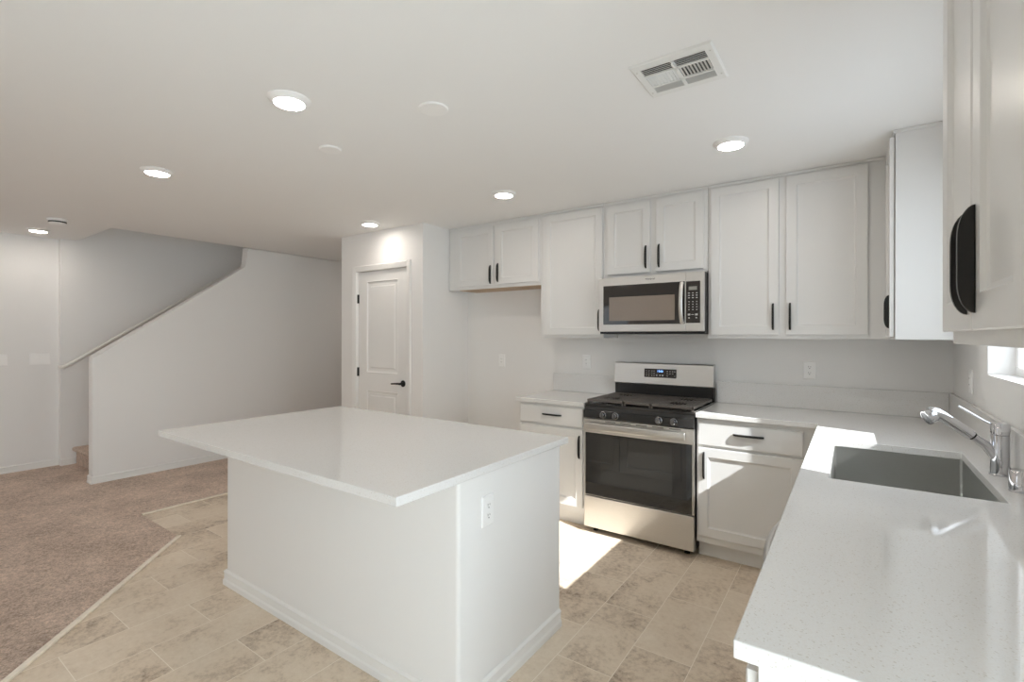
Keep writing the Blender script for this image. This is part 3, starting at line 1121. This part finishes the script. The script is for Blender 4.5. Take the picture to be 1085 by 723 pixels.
# cooktop
bm = BM()
bx(bm, GX0, GX1, -0.612, -0.070, 0.897, 0.913, 0.004)
ct = obj('cooktop', bm, M['enamel'], r)
bm = BM()
bx(bm, GX0, GX0 + 0.006, -0.608, -0.07, 0.9135, 0.919, 0.001, 1)
obj('side_trim', bm, M['steel'], ct)
bm = BM()
bx(bm, GX1 - 0.006, GX1, -0.608, -0.07, 0.9135, 0.919, 0.001, 1)
obj('side_trim', bm, M['steel'], ct)
bpos = [(-1.872, -0.45, 0.045), (-1.872, -0.20, 0.036), (-1.416, -0.45, 0.048), (-1.416, -0.20, 0.036), (-1.644, -0.32, 0.04)]
for (x, y, rad) in bpos:
    bm = BM()
    lathe(bm, [(0, 0.0003), (rad + 0.012, 0.0003), (rad + 0.010, 0.008), (rad, 0.009), (rad, 0.016), (rad - 0.004, 0.018), (0, 0.018)], (x, y, 0.9133), (0, 0, 1), 28)
    obj('burner', bm, M['enamel'], r, smooth=True)
gz0, gz1 = 0.934, 0.944
def grate(x0, x1, cents):
    bm = BM()
    y0, y1 = -0.596, -0.082
    b = 0.009
    for (a0, a1, c0, c1) in ((x0, x1, y0, y0 + b), (x0, x1, y1 - b, y1), (x0, x0 + b, y0, y1), (x1 - b, x1, y0, y1)):
        bx(bm, a0, a1, c0, c1, gz0 - 0.006, gz1, 0.0015, 1)
    n = int((x1 - x0) / 0.021)
    for k in range(1, n):
        x = x0 + (x1 - x0) * k / n
        yy = y0 + b
        segs = [(y0 + b, y1 - b)]
        for (cx, cy, cr) in cents:
            if abs(x - cx) < cr:
                h = math.sqrt(cr * cr - (x - cx) ** 2)
                ns = []
                for s0, s1 in segs:
                    if cy - h > s0 and cy + h < s1: ns += [(s0, cy - h), (cy + h, s1)]
                    else: ns.append((s0, s1))
                segs = ns
        for s0, s1 in segs: bx(bm, x - 0.0055, x + 0.0055, s0, s1, gz0, gz1)
    for y in (-0.325, -0.545, -0.115):
        bx(bm, x0 + b, x1 - b, y - 0.004, y + 0.004, gz0 + 0.0005, gz1 - 0.001)
    for x in (x0 + 0.006, x1 - 0.006):
        for y in (y0 + 0.006, y1 - 0.006, -0.34):
            bx(bm, x - 0.005, x + 0.005, y - 0.005, y + 0.005, 0.9135, gz0)
    obj('grate', bm, M['iron'], r)
grate(GX0 + 0.012, -1.742, [(-1.872, -0.45, 0.062), (-1.872, -0.20, 0.055)])
grate(-1.738, -1.552, [])
grate(-1.548, GX1 - 0.012, [(-1.416, -0.45, 0.062), (-1.416, -0.20, 0.055)])
# backguard
bm = BM()
F = Fr((GX0 + 0.004, 0, 0), (0, 1, 0), (1, 0, 0))
prism(bm, [(-0.0695, 0.9135), (-0.072, 1.022), (-0.026, 1.022), (-0.026, 0.9135)], F, 0, GX1 - GX0 - 0.008)
obj('backguard_base', bm, M['enamel'], r)
bm = BM()
prism(bm, [(-0.082, 1.023), (-0.090, 1.028), (-0.078, 1.180), (-0.070, 1.187), (-0.026, 1.187), (-0.026, 1.023)], F, 0, GX1 - GX0 - 0.008, 0.002)
bgd = obj('backguard', bm, M['steel'], r)
FT = Fr((-1.652, -0.0846, 1.110), (1, 0, 0), (0, -0.997, -0.08), (0, 0.079, 0.997))
bm = BM()
fbox(bm, FT, -0.122, 0.122, -0.032, 0.034, 0.0, 0.0025, 0.001, 1)
dp = obj('display', bm, M['microglass'], bgd)
text_part('digits', '12:00', 0.020, Fr(FT(0.0, 0.016, 0.0028), FT.U, FT.N, FT.W), M['bluedigit'], dp)
for ux in (-0.105, -0.085, -0.062, -0.045, 0.055, 0.075, 0.095, 0.110):
    for wz in (0.017, 0.0, -0.017):
        if random.random() < 0.85:
            bm = BM()
            fbox(bm, FT, ux - 0.004, ux + 0.004, wz - 0.002, wz + 0.002, 0.0026, 0.003)
            obj('key', bm, M['button'], dp)
for ux in (-0.025, 0.0, 0.02):
    bm = BM()
    fbox(bm, FT, ux - 0.005, ux + 0.005, -0.020, -0.010, 0.0026, 0.003)
    obj('key', bm, M['button'], dp)

# ------------------------------------------------------------------ microwave
MX0, MX1, MZ0, MZ1, MF = -2.019, -1.2625, 1.408, 1.826, -0.384
r = thing('microwave', (-1.64, -0.19, MZ0), 'stainless over-the-range microwave under the short wall cabinet', 'microwave')
bm = BM()
bx(bm, MX0 + 0.001, MX1 - 0.001, -0.362, -0.002, MZ0 + 0.004, MZ1, 0.002, 1)
obj('body', bm, M['enamel'], r)
bm = BM()
bx(bm, MX0 + 0.01, MX1 - 0.01, MF + 0.004, -0.03, MZ0, MZ0 + 0.0035)
obj('underside', bm, M['duct'], r)
bm = BM()
bx(bm, MX0, -1.3835, MF, -0.3625, MZ0 + 0.018, MZ1 - 0.002, 0.003)
dr = obj('door', bm, M['steel'], r)
bm = BM()
bx(bm, -1.3825, MX1, MF, -0.3625, MZ0 + 0.018, MZ1 - 0.002, 0.003)
cpn = obj('control_panel', bm, M['steel'], r)
bm = BM()
bx(bm, -1.982, -1.388, MF - 0.002, MF - 0.0003, 1.478, 1.766, 0.0008, 1)
gl = obj('door_glass', bm, M['microglass'], dr)
bm = BM()
bx(bm, -1.935, -1.455, MF - 0.0026, MF - 0.0021, 1.505, 1.680)
obj('screen', bm, M['micromesh'], gl)
bm = BM()
pts, rad = [], []
for i in range(13):
    t = i / 12
    pts.append((-1.405, MF - 0.012 - 0.030 * math.sin(PI * t) ** 0.7, 1.487 + 0.267 * t))
tube(bm, [(-1.405, MF - 0.0022, 1.487)] + pts + [(-1.405, MF - 0.0022, 1.754)], 0.0105, 16, 1.3)
obj('handle', bm, M['steel'], dr, smooth=True)
text_part('logo', 'Whirlpool', 0.017, Fr((-1.628, MF - 0.0004, 1.798), (1, 0, 0), (0, -1, 0)), M['duct'], dr)
bm = BM()
bx(bm, -1.3795, -1.288, MF - 0.002, MF - 0.0003, 1.482, 1.764, 0.0008, 1)
kp = obj('keypad', bm, M['microglass'], cpn)
bm = BM()
bx(bm, -1.362, -1.308, MF - 0.0028, MF - 0.0021, 1.704, 1.728)
obj('display', bm, M['lcd'], kp)
def key(x, z, hx, hz):
    bm = BM()
    bx(bm, x - hx, x + hx, MF - 0.0026, MF - 0.0021, z - hz, z + hz)
    obj('key', bm, M['button'], kp)
for rI, z in enumerate((1.684, 1.668, 1.652, 1.626, 1.608, 1.590, 1.572)):
    for x in (-1.360, -1.335, -1.310):
        key(x, z, 0.006 if rI < 3 else 0.0035, 0.0028)
for x in (-1.360, -1.312):
    key(x, 1.539, 0.008, 0.006)
    key(x, 1.517, 0.004, 0.003)
key(-1.3365, 1.539, 0.0085, 0.002)

# ------------------------------------------------------------------ island
IX0, IX1, IY0, IY1 = -3.322, -1.609, -2.455, -1.72
r = thing('kitchen_island', ((IX0 + IX1) / 2, (IY0 + IY1) / 2, 0), 'white drywall clad island base in the middle of the kitchen', 'island')
bm = BM()
vs = bx(bm, IX0, IX1, IY0, IY1, 0.001, 0.8835)
es = [e for e in bm.edges if abs(e.verts[0].co.z - e.verts[1].co.z) > 0.5 and e.verts[0].co.y < -2]
bmesh.ops.bevel(bm, geom=es, offset=0.016, segments=5, affect='EDGES', profile=0.5)
obj('base', bm, M['wall'], r, smooth=True, sharp=50)
h, t2 = 0.085, 0.013
prof = [(0.0, 0.0006), (t2, 0.0006), (t2, h * 0.32), (t2 * 0.62, h * 0.42), (t2 * 0.62, h * 0.78), (t2 * 0.85, h * 0.86), (t2 * 0.5, h * 0.94), (0.0, h)]
bm = BM()
loops = []
for (o_, z) in prof:
    o_ += 0.0006
    loops.append([bm.verts.new(p) for p in ((IX0 - o_, IY1, z), (IX0 - o_, IY0 - o_, z), (IX1 + o_, IY0 - o_, z), (IX1 + o_, IY1, z))])
for p_, q_ in zip(loops, loops[1:]):
    for k in range(3): bm.faces.new((p_[k], p_[k + 1], q_[k + 1], q_[k]))
obj('baseboard', bm, M['trim'], r)
FI = Fr((0, IY1, 0), (1, 0, 0), (0, 1, 0))
for k in range(3):
    u0 = IX0 + 0.03 + k * 0.555
    d = obj('drawer', slab(FI, u0, u0 + 0.535, 0.717, 0.857), M['cab'], r)
    pull(d, (u0 + 0.267, IY1 + 0.0195, 0.79), (1, 0, 0), (0, 1, 0))
    d = obj('door', shaker(FI, u0, u0 + 0.535, 0.150, 0.700), M['cab'], r)
    pull(d, (u0 + 0.04, IY1 + 0.0195, 0.59), UP, (0, 1, 0))
bm = BM()
bx(bm, -3.312, -1.560, -2.79, -1.7225, CB, CT, 0.0025)
tag(obj('island_countertop', bm, M['quartz']), 'large white quartz slab overhanging the island', 'countertop')


# ------------------------------------------------------------------ outlets and switches
def outlet(name, O, U, Nn, label, kind='duplex', w_=0.072, h_=0.117):
    cat = 'outlet' if kind != 'switch' else 'light switch'
    r = thing(name, O, label, cat)
    F = Fr(Vector(O) + Vector(Nn) * 0.0004, U, Nn)
    bm = BM()
    rings(bm, F, -w_ / 2, w_ / 2, -h_ / 2, h_ / 2, [(0, 0), (0, 0.003), (0.003, 0.006), (0.006, 0.0065)])
    obj('plate', bm, M['plate'], r)
    if kind == 'duplex':
        for wz in (-0.0195, 0.0195):
            bm = BM()
            n = 20
            pts = [(0.0165 * max(-0.86, min(0.86, math.cos(2 * PI * k / n))) / 0.86, wz + 0.0145 * math.sin(2 * PI * k / n)) for k in range(n)]
            prism(bm, pts, F, 0.0066, 0.0082)
            rc = obj('receptacle', bm, M['plate'], r)
            for sl in ((-0.0068, -0.0048, wz - 0.001, wz + 0.008), (0.0048, 0.0068, wz, wz + 0.007), (-0.0022, 0.0022, wz - 0.0095, wz - 0.005)):
                bm = BM()
                fbox(bm, F, *sl, 0.0083, 0.0086)
                obj('slot', bm, M['plate_hole'], rc)
    elif kind == 'decora':
        bm = BM()
        rings(bm, F, -0.0165, 0.0165, -0.0335, 0.0335, [(0, 0.0066), (0, 0.008), (0.002, 0.009)])
        rc = obj('receptacle', bm, M['plate'], r)
        for wz in (-0.018, 0.012):
            for u0 in (-0.0068, 0.0048):
                bm = BM()
                fbox(bm, F, u0, u0 + 0.002, wz, wz + 0.0075, 0.0091, 0.0094)
                obj('slot', bm, M['plate_hole'], rc)
    else:
        g = int(round(w_ / 0.05))
        for k in range(g):
            u = (k - (g - 1) / 2) * 0.046
            bm = BM()
            vs = []
            prism(bm, [(-0.0335, 0.0066), (-0.0335, 0.0085), (0.0, 0.0105), (0.0335, 0.0125), (0.0335, 0.0066)],
                  Fr(F(u - 0.0165, 0, 0), F.W, F.U, F.N), 0, 0.033)
            obj('rocker', bm, M['plate'], r)
    return r


outlet('wall_outlet', (-3.197, 0, 1.16), (1, 0, 0), (0, -1, 0), 'white wall outlet at the back of the empty fridge alcove', 'decora')
outlet('wall_outlet', (-2.308, 0, 1.175), (1, 0, 0), (0, -1, 0), 'white wall outlet above the short worktop left of the range', 'decora')
outlet('wall_outlet', (-0.689, 0, 1.17), (1, 0, 0), (0, -1, 0), 'white duplex outlet on the back wall right of the range', 'duplex')
outlet('wall_outlet', (XR, -0.52, 1.172), (0, -1, 0), (-1, 0, 0), 'white outlet on the window wall between corner and window', 'decora')
outlet('wall_outlet', (IX1, -2.288, 0.721), (0, 1, 0), (1, 0, 0), 'white duplex outlet on the end of the island', 'duplex')
outlet('light_switch', (-7.36, -2.443, 1.148), (0, -1, 0), (1, 0, 0), 'white three gang rocker switch nearer the stairs', 'switch', 0.163, 0.117)
outlet('light_switch', (-7.36, -2.74, 1.148), (0, -1, 0), (1, 0, 0), 'white switch plate cut by the left edge of the photo', 'switch', 0.117, 0.117)


# ------------------------------------------------------------------ ceiling fixtures
def downlight(loc, label):
    r = thing('recessed_light', loc, label, 'ceiling light', 'recessed ceiling lights')
    bm = BM()
    lathe(bm, [(0.088, -0.0005), (0.088, -0.003), (0.084, -0.006), (0.067, -0.019), (0.063, -0.020), (0.062, -0.0005)], loc, (0, 0, 1), 40)
    obj('trim_ring', bm, M['plate'], r, smooth=True)
    bm = BM()
    lathe(bm, [(0.0, -0.0008), (0.0615, -0.0008), (0.0615, -0.019), (0.058, -0.0205), (0.0, -0.0205)], loc, (0, 0, 1), 40)
    obj('lens', bm, M['lamp'], r)
    return r


L0 = downlight((-2.452, -2.60, H), 'large bright recessed light above the near edge of the island')
for loc, lab in (((-3.984, -2.563, H), 'recessed light over the carpet corner, second from the left'),
                 ((-6.885, -2.55, H), 'recessed light at the far left beside the smoke detector'),
                 ((-2.50, -0.943, H), 'recessed light in front of the cabinet left of the microwave'),
                 ((-4.03, -0.893, H), 'recessed light in front of the pantry door'),
                 ((-0.985, -1.0, H), 'recessed light nearest the ceiling vent'),
                 ((-3.98, -5.7, H), 'added unseen fill light behind the camera towards the sliding door'),  # living area lamps out of view, added to brighten the room
                 ((-6.885, -4.2, H), 'added unseen fill light over the living area by the left wall, outside the frame'),
                 ((-5.43, -4.2, H), 'added unseen fill light in the middle of the living area behind the camera'),
                 ((-5.43, -5.8, H), 'added unseen fill light in front of the rear living room window'),
                 ((-5.5, 0.9, H), 'added unseen fill light in the hall past the pantry'),  # out of view, added to lift the dim stair wall
                 ((-6.75, -0.9, 4.9), 'recessed light above the stairs on the upper floor')):
    copy_thing(L0, loc, lab)


def disc(name, loc, rad, label):
    bm = BM()
    lathe(bm, [(0, -0.0005), (rad, -0.0005), (rad, -0.004), (rad - 0.004, -0.008), (0.0, -0.010)], loc, (0, 0, 1), 40)
    tag(obj(name, bm, M['plate'], smooth=True), label, 'ceiling cover')


disc('ceiling_cover', (-1.998, -2.182, H), 0.066, 'larger round white blank cover on the ceiling nearer the vent')
disc('ceiling_cover', (-2.795, -2.159, H), 0.058, 'smaller round white blank cover on the ceiling')
r = thing('smoke_detector', (-6.17, -2.563, H), 'round white smoke detector on the ceiling at far left', 'smoke detector')
bm = BM()
lathe(bm, [(0, -0.0005), (0.070, -0.0005), (0.070, -0.012), (0.062, -0.014), (0.060, -0.036), (0.050, -0.044), (0, -0.046)], (-6.17, -2.563, H), (0, 0, 1), 40)
sdb = obj('body', bm, M['plate'], r, smooth=True)
bm = BM()
lathe(bm, [(0.0612, -0.022), (0.0618, -0.022), (0.0610, -0.034), (0.0600, -0.034)], (-6.17, -2.563, H), (0, 0, 1), 40)
obj('sensor_grille', bm, M['plate_hole'], r, smooth=True)

# vent register
VX0, VX1, VY0, VY1 = -1.158, -0.858, -2.000, -1.715
r = thing('ceiling_vent', ((VX0 + VX1) / 2, (VY0 + VY1) / 2, H), 'white slatted air vent in the ceiling', 'vent')
FV = Fr(((VX0 + VX1) / 2, (VY0 + VY1) / 2, H), (1, 0, 0), (0, 0, -1), (0, 1, 0))
hw, hh = (VX1 - VX0) / 2, (VY1 - VY0) / 2
iw, ih = hw - 0.032, hh - 0.040
bm = BM()
rings(bm, FV, -hw, hw, -hh, hh, [(0, 0.0005), (0, 0.002), (0.006, 0.007)], cap0=False, cap1=False)
for (u0, u1, w0, w1) in ((-hw + 0.006, -iw, -hh + 0.006, hh - 0.006), (iw, hw - 0.006, -hh + 0.006, hh - 0.006), (-iw, iw, -hh + 0.006, -ih), (-iw, iw, ih, hh - 0.006)):
    fbox(bm, FV, u0, u1, w0, w1, 0.0012, 0.007)
fbox(bm, FV, -0.006, 0.006, -ih, ih, 0.0012, 0.0075)
b1, b2 = -ih + 0.062, ih - 0.055
fbox(bm, FV, -iw, iw, b1 - 0.004, b1 + 0.004, 0.0012, 0.0075)
fbox(bm, FV, -iw, iw, b2 - 0.004, b2 + 0.004, 0.0012, 0.0075)
fr = obj('frame', bm, M['grille'], r)
bm = BM()
fbox(bm, FV, -iw, iw, -ih, ih, 0.0005, 0.0011)
obj('duct_opening', bm, M['duct'], r)
for half in (-1, 1):
    a0, a1 = (-iw, -0.006) if half < 0 else (0.006, iw)
    for (w0, w1, n, tl) in ((-ih, b1 - 0.004, 5, -1), (b2 + 0.004, ih, 5, -0.35)):
        for k in range(n):
            wc = w0 + (w1 - w0) * (k + 0.5) / n
            bm = BM()
            dd = 0.0032 * tl
            prism(bm, [(wc - 0.0015 - dd, 0.0015), (wc + 0.0005 - dd, 0.0015), (wc + 0.0015 + dd, 0.0068), (wc - 0.0005 + dd, 0.0068)],
                  Fr(FV(a0, 0, 0), FV.W, FV.U, FV.N), 0, a1 - a0)
            obj('slat', bm, M['grille'], r)
    n = 9
    for k in range(n):
        uc = a0 + (a1 - a0) * (k + 0.5) / n
        bm = BM()
        dd = 0.0036 * half
        prism(bm, [(uc - 0.001 - dd, 0.0015), (uc + 0.001 - dd, 0.0015), (uc + 0.001 + dd, 0.0068), (uc - 0.001 + dd, 0.0068)],
              Fr(FV(0, b1 + 0.004, 0), FV.U, FV.W, FV.N), 0, b2 - b1 - 0.008)
        obj('slat', bm, M['grille'], r)
for (u, v) in ((-hw + 0.016, -hh + 0.05), (hw - 0.016, -hh + 0.05), (-hw + 0.016, hh - 0.05), (hw - 0.016, hh - 0.05)):
    bm = BM()
    lathe(bm, [(0, 0.0071), (0.004, 0.0071), (0.003, 0.0085), (0, 0.009)], FV(u, v, 0), (0, 0, -1), 12)
    obj('screw', bm, M['steel'], r, smooth=True)
bm = BM()
fbox(bm, FV, -0.004, 0.004, -ih + 0.008, -ih + 0.03, 0.0076, 0.016, 0.001, 1)
obj('damper_lever', bm, M['grille'], r)
